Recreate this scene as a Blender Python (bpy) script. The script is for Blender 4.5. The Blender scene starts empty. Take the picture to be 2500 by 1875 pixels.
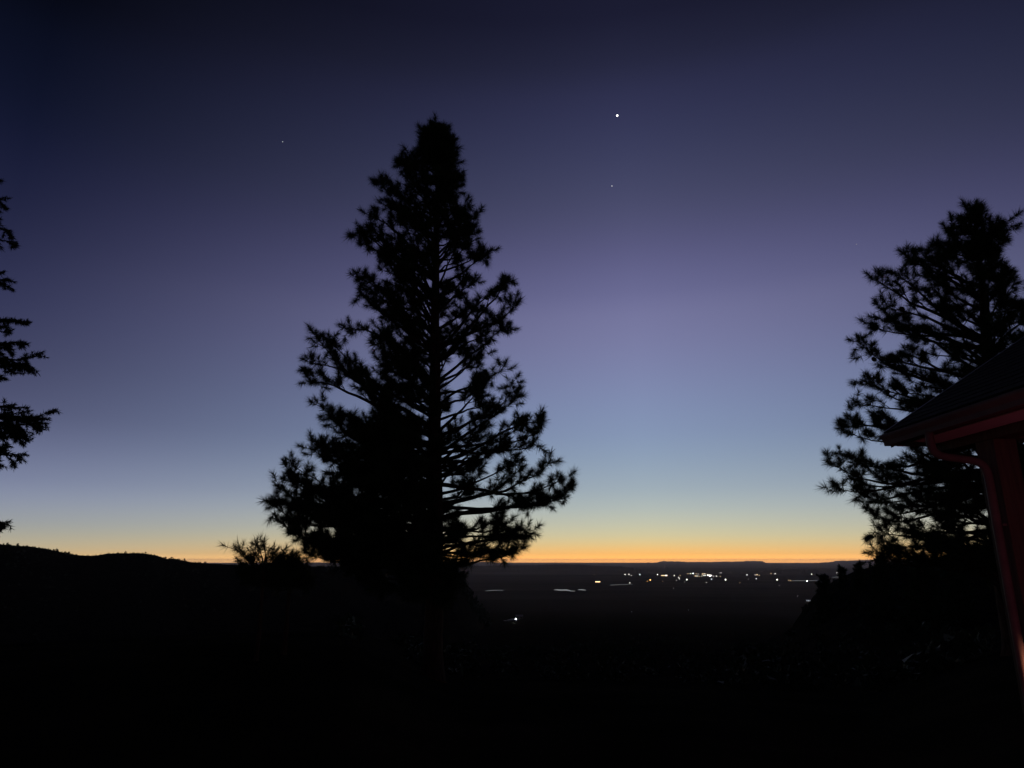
import bpy, math, random
import numpy as np
from mathutils import Vector

# ------------------------------------------------------------------ camera
S = bpy.context.scene
COL = S.collection
F, CX, CY, HORIZON = 1640.0, 1250.0, 937.5, 1366.0
PXF = F * 1024 / 2500
PITCH = math.atan((HORIZON - CY) / F)
cp, sp = math.cos(PITCH), math.sin(PITCH)
cam_d = bpy.data.cameras.new('camera')
cam_d.sensor_width = 36.0
cam_d.lens = 36.0 * F / 2500.0
cam_d.clip_start, cam_d.clip_end = 0.05, 120000.0
cam = bpy.data.objects.new('camera', cam_d)
COL.objects.link(cam)
cam.rotation_euler = (math.pi / 2 + PITCH, 0, 0)
S.camera = cam

def ray(x, y):
    """direction of the photograph's pixel (2500 px wide)"""
    a, b = (x - CX) / F, (CY - y) / F
    return np.array([a, cp - b * sp, sp + b * cp])

# ------------------------------------------------------------------ sky
def lin(c):
    return tuple(((v / 255) / 12.92 if v / 255 <= 0.04045 else ((v / 255 + 0.055) / 1.055) ** 2.4) for v in c)
SUN_AZ = math.radians(11.0)
W = bpy.data.worlds.new('World')
S.world = W
W.use_nodes = True
nt = W.node_tree
nt.nodes.clear()
N, LK = nt.nodes.new, nt.links.new
def elev(x, y):
    d = ray(x, y)
    return math.degrees(math.atan2(d[2], math.hypot(d[0], d[1])))
near_stops = [(0, (27, 28, 50)), (120, (37, 39, 62)), (200, (46, 48, 78)), (300, (54, 57, 88)), (400, (64, 67, 98)),
              (500, (75, 77, 109)), (600, (90, 90, 129)), (700, (106, 107, 148)), (760, (117, 118, 157)),
              (850, (122, 126, 165)), (950, (127, 138, 175)), (1050, (132, 149, 181)), (1120, (142, 160, 183)),
              (1190, (158, 173, 184)), (1240, (177, 187, 183)), (1280, (196, 196, 172)), (1310, (213, 201, 157)),
              (1332, (233, 198, 132)), (1350, (251, 189, 108)), (1366, (259, 180, 94)), (1385, (262, 176, 88))]
far_stops = [(0, (5, 7, 16)), (130, (10, 14, 31)), (300, (15, 20, 41)), (450, (25, 29, 56)), (600, (37, 40, 68)),
             (750, (50, 53, 85)), (900, (64, 67, 97)), (1020, (80, 84, 115)), (1100, (99, 105, 137)),
             (1180, (121, 129, 158)), (1230, (137, 145, 166)), (1280, (152, 157, 160)), (1310, (166, 164, 151)),
             (1340, (184, 171, 140)), (1366, (200, 168, 118)), (1385, (204, 166, 112))]
E0, E1 = -1.0, 91.0
HAZE = 2.5e-5                                                # haze density per metre
def ramp(stops, xcol):
    r = N('ShaderNodeValToRGB')
    r.color_ramp.interpolation = 'B_SPLINE'
    stops = dict(stops); ys = sorted(stops)
    for y in (1356, 1360, 1363, 1368, 1372):                 # fine steps where the glow thickens at the horizon
        stops[y] = tuple(float(np.interp(y, ys, [stops[q][k] for q in ys])) for k in range(3))
    pts = []
    for y, c in stops.items():
        e = elev(xcol, y); path = min(26500.0, 15.0 / math.tan(math.radians(max(e, 0.01))))
        pts.append(((e - E0) / (E1 - E0), tuple(v * math.exp(HAZE * path * 0.9) for v in lin(c))))
    top = max(pts); cut = 0.45
    for e in (55.0, 75.0, 91.0):                             # the sky goes on darkening towards the zenith
        pts.append(((e - E0) / (E1 - E0), tuple(v * cut for v in top[1]))); cut *= 0.6
    pts.sort()
    el = r.color_ramp.elements
    while len(el) < len(pts):
        el.new(0.5)
    for e, (p, c) in zip(el, pts):
        e.position = max(0.0, min(1.0, p))
        e.color = (*[v / 4.0 for v in c], 1)                 # ramp colours stay below 1; the strength below gives it back
    return r
tc = N('ShaderNodeTexCoord')
nrm = N('ShaderNodeVectorMath'); nrm.operation = 'NORMALIZE'
LK(tc.outputs['Generated'], nrm.inputs[0])
sep = N('ShaderNodeSeparateXYZ'); LK(nrm.outputs[0], sep.inputs[0])
def math_node(op, a, b=None, clamp=False):
    m = N('ShaderNodeMath'); m.operation = op; m.use_clamp = clamp
    for i, v in enumerate((a, b)):
        if v is None: continue
        if isinstance(v, (int, float)): m.inputs[i].default_value = v
        else: LK(v, m.inputs[i])
    return m.outputs[0]
ang = math_node('MULTIPLY', math_node('ARCSINE', sep.outputs[2]), 180 / math.pi)
fac = math_node('DIVIDE', math_node('SUBTRACT', ang, E0), E1 - E0, True)
hz = N('ShaderNodeCombineXYZ'); LK(sep.outputs[0], hz.inputs[0]); LK(sep.outputs[1], hz.inputs[1])
hn = N('ShaderNodeVectorMath'); hn.operation = 'NORMALIZE'; LK(hz.outputs[0], hn.inputs[0])
dt = N('ShaderNodeVectorMath'); dt.operation = 'DOT_PRODUCT'; LK(hn.outputs[0], dt.inputs[0])
dt.inputs[1].default_value = (math.sin(SUN_AZ), math.cos(SUN_AZ), 0)
azr = math_node('DIVIDE', math_node('SUBTRACT', 1.0, dt.outputs['Value']), 1 - math.cos(math.radians(48)))
smn = N('ShaderNodeMath'); smn.operation = 'SMOOTH_MIN'; LK(math_node('POWER', math_node('MAXIMUM', azr, 0.0), 0.6), smn.inputs[0]); smn.inputs[1].default_value = 1.12; smn.inputs[2].default_value = 0.5
azf = math_node('MULTIPLY', smn.outputs[0], 1.0, True)
back = N('ShaderNodeMapRange'); LK(dt.outputs['Value'], back.inputs[0])
back.inputs[1].default_value, back.inputs[2].default_value = 0.55, -1.0
back.inputs[3].default_value, back.inputs[4].default_value = 4.0, 1.2
r1, r2 = ramp(near_stops, 1690), ramp(far_stops, 230)
LK(fac, r1.inputs[0]); LK(fac, r2.inputs[0])
mx = N('ShaderNodeMixRGB'); LK(azf, mx.inputs[0]); LK(r1.outputs[0], mx.inputs[1]); LK(r2.outputs[0], mx.inputs[2])
bg = N('ShaderNodeBackground'); LK(mx.outputs[0], bg.inputs[0]); LK(back.outputs[0], bg.inputs[1])
wo = N('ShaderNodeOutputWorld'); LK(bg.outputs[0], wo.inputs[0])
W.cycles.sampling_method = 'AUTOMATIC'

vs = S.view_settings
vs.view_transform, vs.look, vs.gamma, vs.exposure = 'Standard', 'None', 1.0, 0.0
vs.use_curve_mapping = False
S.cycles.use_denoising = True
S.cycles.denoiser = 'OPENIMAGEDENOISE'
S.cycles.denoising_input_passes = 'RGB_ALBEDO_NORMAL'
S.cycles.denoising_prefilter = 'ACCURATE'
S.cycles.volume_bounces = 1
S.cycles.sample_clamp_indirect = 2.0

# ------------------------------------------------------------------ helpers
rng = np.random.default_rng(7)
random.seed(7)

def mat(name, col, rough=0.8, metal=0.0, col2=None, scale=5.0, bump=0.0, bscale=30.0, stretch=(1, 1, 1), spec=0.3, coords='Object'):
    m = bpy.data.materials.new(name); m.use_nodes = True
    t = m.node_tree; b = t.nodes['Principled BSDF']
    b.inputs['Roughness'].default_value = rough
    b.inputs['Metallic'].default_value = metal
    b.inputs['Specular IOR Level'].default_value = spec
    b.inputs['Base Color'].default_value = (*col, 1)
    tc = t.nodes.new('ShaderNodeTexCoord')
    mp = t.nodes.new('ShaderNodeMapping'); mp.inputs['Scale'].default_value = stretch
    t.links.new(tc.outputs[coords], mp.inputs[0])
    if col2:
        n = t.nodes.new('ShaderNodeTexNoise'); n.inputs['Scale'].default_value = scale; n.inputs['Detail'].default_value = 6
        t.links.new(mp.outputs[0], n.inputs['Vector'])
        r = t.nodes.new('ShaderNodeValToRGB')
        r.color_ramp.elements[0].position, r.color_ramp.elements[1].position = 0.35, 0.68
        r.color_ramp.elements[0].color, r.color_ramp.elements[1].color = (*col, 1), (*col2, 1)
        t.links.new(n.outputs['Fac'], r.inputs[0]); t.links.new(r.outputs[0], b.inputs['Base Color'])
    if bump:
        n = t.nodes.new('ShaderNodeTexNoise'); n.inputs['Scale'].default_value = bscale; n.inputs['Detail'].default_value = 5
        t.links.new(mp.outputs[0], n.inputs['Vector'])
        bp = t.nodes.new('ShaderNodeBump'); bp.inputs['Strength'].default_value = bump; bp.inputs['Distance'].default_value = 0.05
        t.links.new(n.outputs['Fac'], bp.inputs['Height']); t.links.new(bp.outputs[0], b.inputs['Normal'])
    return m

def glow(name, col, strength):
    m = bpy.data.materials.new(name); m.use_nodes = True
    b = m.node_tree.nodes['Principled BSDF']
    b.inputs['Base Color'].default_value = (*[0.5 * c for c in col], 1)
    b.inputs['Emission Color'].default_value = (*col, 1)
    b.inputs['Emission Strength'].default_value = strength
    return m

def mesh(name, V, Fc, m, smooth=False):
    me = bpy.data.meshes.new(name)
    me.from_pydata([tuple(map(float, v)) for v in V], [], [tuple(map(int, f)) for f in Fc])
    if m: me.materials.append(m)
    if smooth:
        me.polygons.foreach_set('use_smooth', [True] * len(me.polygons))
    me.update()
    return me

def tri_mesh(name, V, m):
    """V: (n,3,3) loose triangles"""
    n = len(V)
    me = bpy.data.meshes.new(name)
    me.vertices.add(n * 3); me.vertices.foreach_set('co', V.astype(np.float32).ravel())
    me.loops.add(n * 3); me.loops.foreach_set('vertex_index', np.arange(n * 3, dtype=np.int32))
    me.polygons.add(n); me.polygons.foreach_set('loop_start', np.arange(0, n * 3, 3, dtype=np.int32))
    me.polygons.foreach_set('loop_total', np.full(n, 3, dtype=np.int32))
    me.update(calc_edges=True); me.validate()
    me.materials.append(m)
    return me

def obj(name, me, parent=None, loc=None, rz=None, **props):
    o = bpy.data.objects.new(name, me); COL.objects.link(o)
    if parent: o.parent = parent
    if loc is not None: o.location = loc
    if rz is not None: o.rotation_euler = (0, 0, rz)
    for k, v in props.items(): o[k] = v
    return o

def thing(name, loc, label, category, group=None, rz=0):
    o = obj(name, None, loc=loc, rz=rz, label=label, category=category)
    o.empty_display_size = 0.2
    if group: o['group'] = group
    return o

class MB:
    def __init__(s): s.V, s.F = [], []
    def add(s, V, Fc):
        k = len(s.V); s.V += [tuple(v) for v in V]; s.F += [tuple(i + k for i in f) for f in Fc]
    def box(s, a, b):
        (x0, y0, z0), (x1, y1, z1) = a, b
        s.add([(x0, y0, z0), (x1, y0, z0), (x1, y1, z0), (x0, y1, z0), (x0, y0, z1), (x1, y0, z1), (x1, y1, z1), (x0, y1, z1)],
              [(0, 3, 2, 1), (4, 5, 6, 7), (0, 1, 5, 4), (1, 2, 6, 5), (2, 3, 7, 6), (3, 0, 4, 7)])
    def tube(s, P, R, k=5, cap=True):
        P = np.asarray(P, float); n = len(P)
        T = np.gradient(P, axis=0); T /= np.linalg.norm(T, axis=1)[:, None] + 1e-9
        ref = np.array([0, 0, 1.0]) if abs(T[0][2]) < 0.9 else np.array([1.0, 0, 0])
        A = np.cross(T, ref); A /= np.linalg.norm(A, axis=1)[:, None] + 1e-9
        B = np.cross(T, A)
        th = np.arange(k) * 2 * math.pi / k
        R = np.broadcast_to(np.asarray(R, float), (n,))
        V = P[:, None, :] + R[:, None, None] * (np.cos(th)[None, :, None] * A[:, None, :] + np.sin(th)[None, :, None] * B[:, None, :])
        Fc = [(i * k + j, i * k + (j + 1) % k, (i + 1) * k + (j + 1) % k, (i + 1) * k + j) for i in range(n - 1) for j in range(k)]
        if cap: Fc += [tuple(range(k - 1, -1, -1)), tuple((n - 1) * k + j for j in range(k))]
        s.add(V.reshape(-1, 3), Fc)
    def lathe(s, prof, k=10):
        n = len(prof); V = []
        for r, z in prof:
            for j in range(k):
                a = 2 * math.pi * j / k; V.append((r * math.cos(a), r * math.sin(a), z))
        Fc = [(i * k + j, i * k + (j + 1) % k, (i + 1) * k + (j + 1) % k, (i + 1) * k + j) for i in range(n - 1) for j in range(k)]
        Fc += [tuple(range(k - 1, -1, -1)), tuple((n - 1) * k + j for j in range(k))]
        s.add(V, Fc)
    def prism(s, poly, y0, y1):
        """polygon in x,z extruded along y"""
        n = len(poly)
        V = [(x, y0, z) for x, z in poly] + [(x, y1, z) for x, z in poly]
        Fc = [(i, (i + 1) % n, n + (i + 1) % n, n + i) for i in range(n)] + [tuple(range(n - 1, -1, -1)), tuple(range(n, 2 * n))]
        s.add(V, Fc)
    def me(s, name, m, smooth=False): return mesh(name, s.V, s.F, m, smooth)

def noise1(x, seed, octs=4):
    """smooth 1-D value noise, about -1..1"""
    x = np.asarray(x, float); out = np.zeros_like(x); amp = 0.5
    for o in range(octs):
        g = np.random.default_rng(seed * 31 + o).uniform(-1, 1, 4096)
        i = np.floor(x).astype(int); f = x - i; f = f * f * (3 - 2 * f)
        out += amp * (g[i % 4096] * (1 - f) + g[(i + 1) % 4096] * f)
        x = x * 2.03 + 11.7; amp *= 0.5
    return out
def sstep(a, b, x):
    t = np.clip((np.asarray(x, float) - a) / (b - a), 0, 1); return t * t * (3 - 2 * t)

# ------------------------------------------------------------------ materials
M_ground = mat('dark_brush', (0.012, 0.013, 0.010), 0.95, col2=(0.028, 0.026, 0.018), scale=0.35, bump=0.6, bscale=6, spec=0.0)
M_valley = mat('valley_fields', (0.012, 0.012, 0.010), 0.95, col2=(0.045, 0.040, 0.035), scale=0.0035, spec=0.0, stretch=(0.35, 1, 1))
M_far = mat('mesa_rock', (0.06, 0.045, 0.04), 0.95, col2=(0.10, 0.08, 0.07), scale=0.004, spec=0.0)
M_bark = mat('pine_bark', (0.035, 0.024, 0.018), 0.9, col2=(0.08, 0.05, 0.035), scale=14, bump=0.8, bscale=18, stretch=(1, 1, 0.25), spec=0.02)
M_twig = mat('twig_bark', (0.035, 0.026, 0.02), 0.9, spec=0.02)
M_needle = mat('pine_needles', (0.022, 0.034, 0.016), 0.6, col2=(0.05, 0.07, 0.03), scale=3, spec=0.05)
M_fir = mat('fir_needles', (0.02, 0.032, 0.018), 0.65, col2=(0.04, 0.058, 0.03), scale=4, spec=0.05)
M_cone = mat('cone_scales', (0.05, 0.03, 0.018), 0.85, spec=0.1)
M_shingle = [mat('asphalt_shingle', c, 0.88, col2=tuple(1.7 * v for v in c), scale=120, bump=0.5, bscale=220, spec=0.1)
             for c in ((0.014, 0.014, 0.015), (0.02, 0.019, 0.02), (0.011, 0.011, 0.012))]
M_metal = mat('drip_edge_metal', (0.2, 0.2, 0.21), 0.5, 0.4)
M_paint = mat('brown_trim_paint', (0.085, 0.055, 0.05), 0.55, col2=(0.11, 0.075, 0.065), scale=6, bump=0.1, bscale=60, spec=0.08)
M_soffit = mat('soffit_paint', (0.42, 0.34, 0.30), 0.7, col2=(0.5, 0.42, 0.37), scale=3, bump=0.15, bscale=40, stretch=(1, 0.1, 1))
M_timber = mat('stained_timber', (0.05, 0.03, 0.022), 0.75, col2=(0.085, 0.052, 0.036), scale=5, bump=0.4, bscale=25, stretch=(6, 6, 0.4), spec=0.15)
M_deck = mat('deck_boards', (0.12, 0.08, 0.06), 0.8, col2=(0.18, 0.13, 0.10), scale=4, stretch=(1, 8, 1))
M_iron = mat('black_iron', (0.02, 0.02, 0.02), 0.5, 0.8)
M_wall = mat('farm_wall', (0.3, 0.28, 0.26), 0.9, col2=(0.36, 0.34, 0.31), scale=0.5)
M_wroof = mat('farm_roof', (0.25, 0.25, 0.26), 0.6, col2=(0.32, 0.32, 0.33), scale=0.4)
M_gravel = mat('pale_gravel', (0.4, 0.38, 0.35), 0.95, col2=(0.5, 0.48, 0.44), scale=0.6)
M_water = mat('pond_water', (0.02, 0.025, 0.03), 0.2, bump=0.5, bscale=0.4, spec=0.5)

# ------------------------------------------------------------------ terrain
H = 110.0
def tab(pts):
    """(pixel x, crest pixel y) -> azimuth (rad), elevation tangent"""
    A = []
    for x, y in pts:
        d = ray(x, y); A.append((math.atan2(d[0], d[1]), d[2] / math.hypot(d[0], d[1])))
    A = np.array(sorted(A)); return A[:, 0], A[:, 1]
z6 = [(0, 157), (120, 164), (240, 172), (340, 187), (440, 207), (510, 224), (580, 237), (700, 245), (750, 241), (810, 228),
      (900, 224), (1080, 225), (1200, 238), (1290, 267), (1350, 263), (1400, 277), (1480, 292), (1600, 304), (1750, 310), (1900, 317), (2212, 321)]
left_crest = tab([(-1500, 1300), (-400, 1318)] + [(x / 3.16, 1280 + y / 3.16) for x, y in z6] +
                 [(850, 1383), (1030, 1383), (1075, 1390), (1110, 1407), (1138, 1445), (1165, 1490), (1200, 1530), (1260, 1556), (1420, 1600)])
right_crest = tab([(1880, 1640), (1940, 1520), (1990, 1450), (2040, 1415), (2090, 1393), (2140, 1380), (2200, 1376), (2600, 1374), (3600, 1374)])
def ground_z(x, y):
    x, y = np.asarray(x, float), np.asarray(y, float)
    r = np.hypot(x, y); az = np.arctan2(x, y)
    deg = np.degrees(az)
    gentle = np.maximum(1 - sstep(-14, -3, deg), sstep(25, 36, deg))   # shoulders of the knoll left and right
    shoulder = -1.6 - 0.03 * np.maximum(r - 4, 0) - 0.0022 * np.maximum(r - 16, 0) ** 2
    open_side = np.interp(r, [0, 4, 120, 250, 500, 900, 1500, 1800], [-1.6, -1.6, -14.2, -26.5, -45.0, -70.0, -104.5, -H])
    base = open_side * (1 - gentle) + shoulder * gentle
    back = np.cos(az) < -0.2
    base = np.where(back, -1.6 + 0.03 * np.minimum(r, 300), base)
    base = -H + np.maximum(base + H, 0)
    out = base
    for (A, T), rc, lo, beh in ((left_crest, 520.0, 0.25, 2.3), (right_crest, 85.0, 0.35, 2.2)):
        tan = np.interp(az, A, T, left=-1, right=-1)
        w = ((az >= A[0]) & (az <= A[-1])).astype(float)
        zc = tan * rc
        s = sstep(lo, 1.0, r / rc)
        inner = base * (1 - s) + zc * s
        s2 = sstep(1.0, beh, r / rc)
        outer = zc * (1 - s2) - H * s2
        hill = np.where(r < rc, inner, outer)
        out = np.where(w > 0, np.where(r < rc, np.where(zc > base, np.maximum(hill, base), base) , np.maximum(hill, base)), out) if rc > 100 else np.maximum(out, np.where(w > 0, hill, -1e9))
    return np.maximum(out, -H)

az = np.radians(np.concatenate([np.arange(-60, 60.01, 0.4), np.arange(64, 300, 4.0)]))
rr = np.concatenate([np.linspace(1, 30, 16)[:-1], np.geomspace(30, 1600, 110), np.array([2000, 2600, 3400, 4500, 6000, 9000, 14000, 20000, 26000.])])
AZ, RR = np.meshgrid(az, rr)
GX, GY = RR * np.sin(AZ), RR * np.cos(AZ)
GZ = ground_z(GX, GY)
roll = noise1(AZ * 23, 3) * noise1(np.log(RR) * 5, 4)
crestmask = np.where(RR < 1100, 1, 0)
GZ = GZ + crestmask * 0.006 * RR * roll * np.clip((GZ + H) / 30, 0, 1) * np.where((RR > 450) & (RR < 600), 0.12, 1.0)
na, nr = len(az), len(rr)
V = np.stack([GX, GY, GZ], -1).reshape(-1, 3).tolist() + [(0, 0, -1.6)]
Fc = [(i * na + j, i * na + (j + 1) % na, (i + 1) * na + (j + 1) % na, (i + 1) * na + j) for i in range(nr - 1) for j in range(na)]
Fc += [(nr * na, (j + 1) % na, j) for j in range(na)]
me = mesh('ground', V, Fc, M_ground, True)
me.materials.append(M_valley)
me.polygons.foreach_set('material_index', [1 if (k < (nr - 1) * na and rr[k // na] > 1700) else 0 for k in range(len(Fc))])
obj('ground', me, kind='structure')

def ridge(name, pts, r_toe, r_crest, r_back, seed, cliff, m, jag):
    A, T = tab(pts)
    a = np.concatenate([np.radians(np.arange(-44, 44.01, 0.06)), np.radians(np.arange(46, 316, 3.0))])
    aw = (a + math.pi) % (2 * math.pi) - math.pi
    t = np.interp(aw, A, T)
    t = t + jag * noise1(a * 260, seed) / F
    zc = t * r_crest
    gul = noise1(a * 90, seed + 5)
    rows = []
    for f, hfrac in ((0.0, 0.0), (0.3, 0.12), (0.6, 0.34), (0.85, 0.62), (0.95, 0.8 if cliff else 0.86), (0.97, 0.985 if cliff else 0.92), (1.0, 1.0)):
        r = r_toe + (r_crest - r_toe) * (f + 0.07 * gul * math.sin(math.pi * f))
        z = -H - 1 + (zc + H + 1) * hfrac * (1 + 0.05 * gul * (1 - hfrac))
        rows.append(np.stack([r * np.sin(a), r * np.cos(a), np.broadcast_to(z, a.shape)], -1))
    rows.append(np.stack([(r_crest * 1.04) * np.sin(a), (r_crest * 1.04) * np.cos(a), zc - 4], -1))
    rows.append(np.stack([r_back * np.sin(a), r_back * np.cos(a), np.full(a.shape, -H - 1.0)], -1))
    n = len(a); V = np.concatenate(rows)
    Fc = [(i * n + j, i * n + (j + 1) % n, (i + 1) * n + (j + 1) % n, (i + 1) * n + j) for i in range(len(rows) - 1) for j in range(n)]
    obj(name, mesh(name, V, Fc, m, False), kind='structure')
ridge('far_mesa', [(-3000, 1372), (600, 1374), (1150, 1372), (1200, 1371), (1235, 1376), (1300, 1376), (1340, 1374.5), (1400, 1376), (1460, 1375), (1550, 1374.5),
                   (1600, 1373), (1618, 1370), (1660, 1370.5), (1668, 1371.5), (1700, 1372), (1770, 1371), (1815, 1370.5), (1820, 1369.5), (1862, 1369.5),
                   (1868, 1374), (1890, 1377), (1908, 1380), (1914, 1377.5), (1938, 1375), (1942, 1374), (1975, 1375), (2035, 1371.5), (2039, 1369.5),
                   (2070, 1369), (2100, 1367), (2200, 1366.5), (4200, 1367)], 9500, 20000, 23500, 11, True, M_far, 1.0)
ridge('mid_hill', [(-3000, 1392), (700, 1388), (1150, 1382), (1240, 1381), (1330, 1379), (1350, 1378), (1420, 1378.5), (1450, 1381), (1520, 1383),
                   (1560, 1389), (1600, 1395), (1640, 1399), (1720, 1399), (1850, 1397), (1900, 1390), (2000, 1388.5), (2080, 1390), (2300, 1388), (4200, 1390)],
      5300, 6400, 7500, 23, False, M_far, 1.3)

def on_valley(x, y, z=-H):
    """where the view ray through x,y meets the ground (z above -H: that much above the ground)"""
    d = ray(x, y)
    if y < 1478: return d * (z / d[2])                       # the flat floor
    d = d / math.hypot(d[0], d[1])
    t = np.geomspace(300, 15000, 6000); g = ground_z(d[0] * t, d[1] * t) + (z + H)
    hit = np.nonzero(d[2] * t <= g)[0]
    i = int(hit[0]) if len(hit) else len(t) - 1
    if i > 0:
        a, b2 = d[2] * t[i - 1] - g[i - 1], d[2] * t[i] - g[i]
        tt_ = t[i - 1] + (t[i] - t[i - 1]) * a / (a - b2 + 1e-9)
    else: tt_ = t[0]
    return d * tt_

# ------------------------------------------------------------------ pine trees
def unit(v):
    return v / (np.linalg.norm(v) + 1e-9)
UP = np.array([0, 0, 1.0])

def needles(pos, dr, n, length, width, rg, spread=(18, 88), back=0.12):
    """bottle-brush tufts: n needles round each twig end"""
    k = len(pos); pos = np.repeat(pos, n, 0); dr = np.repeat(dr, n, 0)
    length = np.repeat(np.broadcast_to(length, (k,)), n)
    q = rg.normal(size=(k * n, 3)); q -= (q * dr).sum(1)[:, None] * dr
    q /= np.linalg.norm(q, axis=1)[:, None] + 1e-9
    u = rg.random(k * n)
    a = np.radians(spread[0] + (spread[1] - spread[0]) * u)
    nd = np.cos(a)[:, None] * dr + np.sin(a)[:, None] * q
    nd[:, 2] -= 0.06
    b = pos - dr * (u * back)[:, None]
    L = length * rg.uniform(0.7, 1.1, k * n)
    s = np.cross(nd, rg.normal(size=(k * n, 3))); s /= np.linalg.norm(s, axis=1)[:, None] + 1e-9
    s *= width * 0.5
    return np.stack([b - s, b + s, b + nd * L[:, None]], 1)

cone_b = MB()
cone_b.lathe([(0.008, 0.06), (0.034, 0.045), (0.03, 0.04), (0.046, 0.02), (0.04, 0.014), (0.05, -0.008), (0.042, -0.014), (0.044, -0.03), (0.034, -0.036), (0.03, -0.052), (0.01, -0.062)][::-1], 9)
ME_cone = cone_b.me('pine_cone', M_cone)

class Tree:
    def __init__(s, name, label, category, dist, trunk_px, scale_px=1.0, seed=1, base_r=0.3, needle=0.245, nn=72, width=0.0105,
                 needle_mat=None, bark=None, group=None, spacing=0.23, twig_len=1.0, ext=None, lump=4):
        s.rg = np.random.default_rng(seed); s.seed = seed
        s.D = dist; x0, y0 = trunk_px[0]
        d = ray(x0, y0); a = math.atan2(d[0], d[1])
        s.n = np.array([math.sin(a), math.cos(a), 0]); s.u = np.array([math.cos(a), -math.sin(a), 0])
        tp = np.array([s.P(x, y, 0) for x, y in trunk_px])
        o = np.argsort(tp[:, 2]); tp = tp[o]
        gx, gy = tp[0][0], tp[0][1]
        gz = float(ground_z(gx, gy)) - 0.15
        if gz < tp[0][2] - 0.3: tp = np.vstack([[gx, gy, gz], tp])
        s.base = tp[0].copy()
        s.tz = np.linspace(tp[0][2], tp[-1][2], 40)
        s.tx = np.interp(s.tz, tp[:, 2], tp[:, 0]) + 0.03 * noise1(s.tz * 0.6, seed)
        s.ty = np.interp(s.tz, tp[:, 2], tp[:, 1]) + 0.03 * noise1(s.tz * 0.6, seed + 1)
        s.top = tp[-1][2]; s.bot = tp[0][2]; s.r0 = base_r
        s.root = thing(name, s.base, label, category, group)
        s.needle, s.nn, s.width, s.spacing, s.twl = needle, nn, width, spacing, twig_len
        s.nm = needle_mat or M_needle; s.bark = bark or M_bark; s.ext = ext; s.lump = lump
        s.tp, s.td, s.tl = [], [], []
        b = MB()
        R = s.rad(s.tz) * (1 + 0.06 * noise1(s.tz * 3, seed + 2)); R[0] *= 1.35; R[1] *= 1.12
        b.tube(np.stack([s.tx, s.ty, s.tz], 1) - s.base, R, 12)
        obj('trunk', b.me('trunk', s.bark, True), s.root)
    def P(s, x, y, w):
        """3-D point under photo pixel x,y standing w metres behind the trunk's plane"""
        d = ray(x, y); return d * ((s.D + w) / float(d @ s.n))
    def rad(s, z):
        f = np.clip((s.top - np.asarray(z)) / (s.top - s.bot), 0, 1); return 0.02 + (s.r0 - 0.02) * f ** 0.85
    def at(s, z): return np.array([np.interp(z, s.tz, s.tx), np.interp(z, s.tz, s.ty), z])
    def tuft(s, p, d, l=1.0):
        s.tp.append(p); s.td.append(unit(d)); s.tl.append(l * s.needle * s.rg.uniform(0.75, 1.2))
    def limb(s, tip, rise=0.4, curl=0.25, bare=0.22, dens=1.0, thick=1.0, sag=0.0, droop=False, cones=0, lump=None):
        rg = s.rg
        h0 = np.linalg.norm((tip - s.at(np.clip(tip[2], s.bot, s.top)))[:2])
        rise = rise * rg.uniform(0.6, 1.35) + rg.uniform(-0.14, 0.14)
        zr = float(np.clip(tip[2] - rise * h0, s.bot + 0.5, s.top - 0.25))
        R = s.at(zr); v = tip - R; hv = np.array([v[0], v[1], 0]); L = np.linalg.norm(v)
        p1 = R + 0.38 * hv + UP * (v[2] * 0.30 + 0.02 * L - sag * L) + rg.normal(size=3) * 0.07 * L
        p2 = tip - 0.28 * hv - UP * (curl * np.linalg.norm(hv) * 0.5 + 0.12 * v[2]) + rg.normal(size=3) * 0.08 * L
        n = max(6, int(L / 0.25)); t = np.linspace(0, 1, n)[:, None]
        path = (1 - t) ** 3 * R + 3 * t * (1 - t) ** 2 * p1 + 3 * t * t * (1 - t) * p2 + t ** 3 * tip
        wob = np.stack([noise1(np.linspace(0, L * 1.6, n), int(rg.integers(1e4))) for _ in range(3)], 1)
        path = path + wob * 0.14 * np.sin(np.pi * np.clip(t, 0, 1)) * min(1, L)
        r0 = min(float(s.rad(zr)) * 0.6, (0.012 + 0.017 * L) * thick)
        b = MB(); b.tube(path - s.base, np.linspace(r0, 0.007, n), 6)
        T = np.gradient(path, axis=0); T /= np.linalg.norm(T, axis=1)[:, None] + 1e-9
        m = max(4, int(L * (1 - bare) / s.spacing * dens)); side = 1
        for q in range(m):
            f = bare + (1 - bare) * (q + rg.random()) / m
            i = min(int(f * (n - 1)), n - 2); g = f * (n - 1) - i
            p = path[i] * (1 - g) + path[i + 1] * g; tg = T[i]
            sd = unit(np.cross(tg, UP)) * side; side = -side
            up = rg.uniform(-0.15, 0.6) if not droop else rg.uniform(-0.7, 0.25)
            d = unit(0.6 * tg + 0.8 * sd * rg.uniform(0.4, 1.1) + UP * up)
            l = float(np.clip((0.16 + 0.34 * L * (1 - f)) * rg.uniform(0.6, 1.15) * s.twl, 0.14, 1.25))
            s.twig(b, p, d, l, 0.35 * r0 * (1 - f) + 0.006, 0, droop)
        s.tuft(tip, T[-1] + 0.3 * UP * (0 if droop else 1), 1.1); s.tuft(path[-2], T[-2] + 0.4 * UP * (0 if droop else 1), 1.0)
        if not s.ext:                                        # a spray of shoots makes the lump at the branch end
            for _ in range(s.lump if lump is None else lump):
                p = path[-1 - int(rg.integers(0, max(1, min(n - 2, int(0.45 / L * n) + 1))))]
                d = unit(T[-1] * rg.uniform(0.0, 0.8) + rg.normal(size=3) * 0.8 + UP * 0.45)
                s.twig(b, p, d, rg.uniform(0.5, 1.5) * s.needle * 1.3, 0.008, 1, droop)
        br = obj('branch', b.me('branch', M_twig), s.root)
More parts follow.
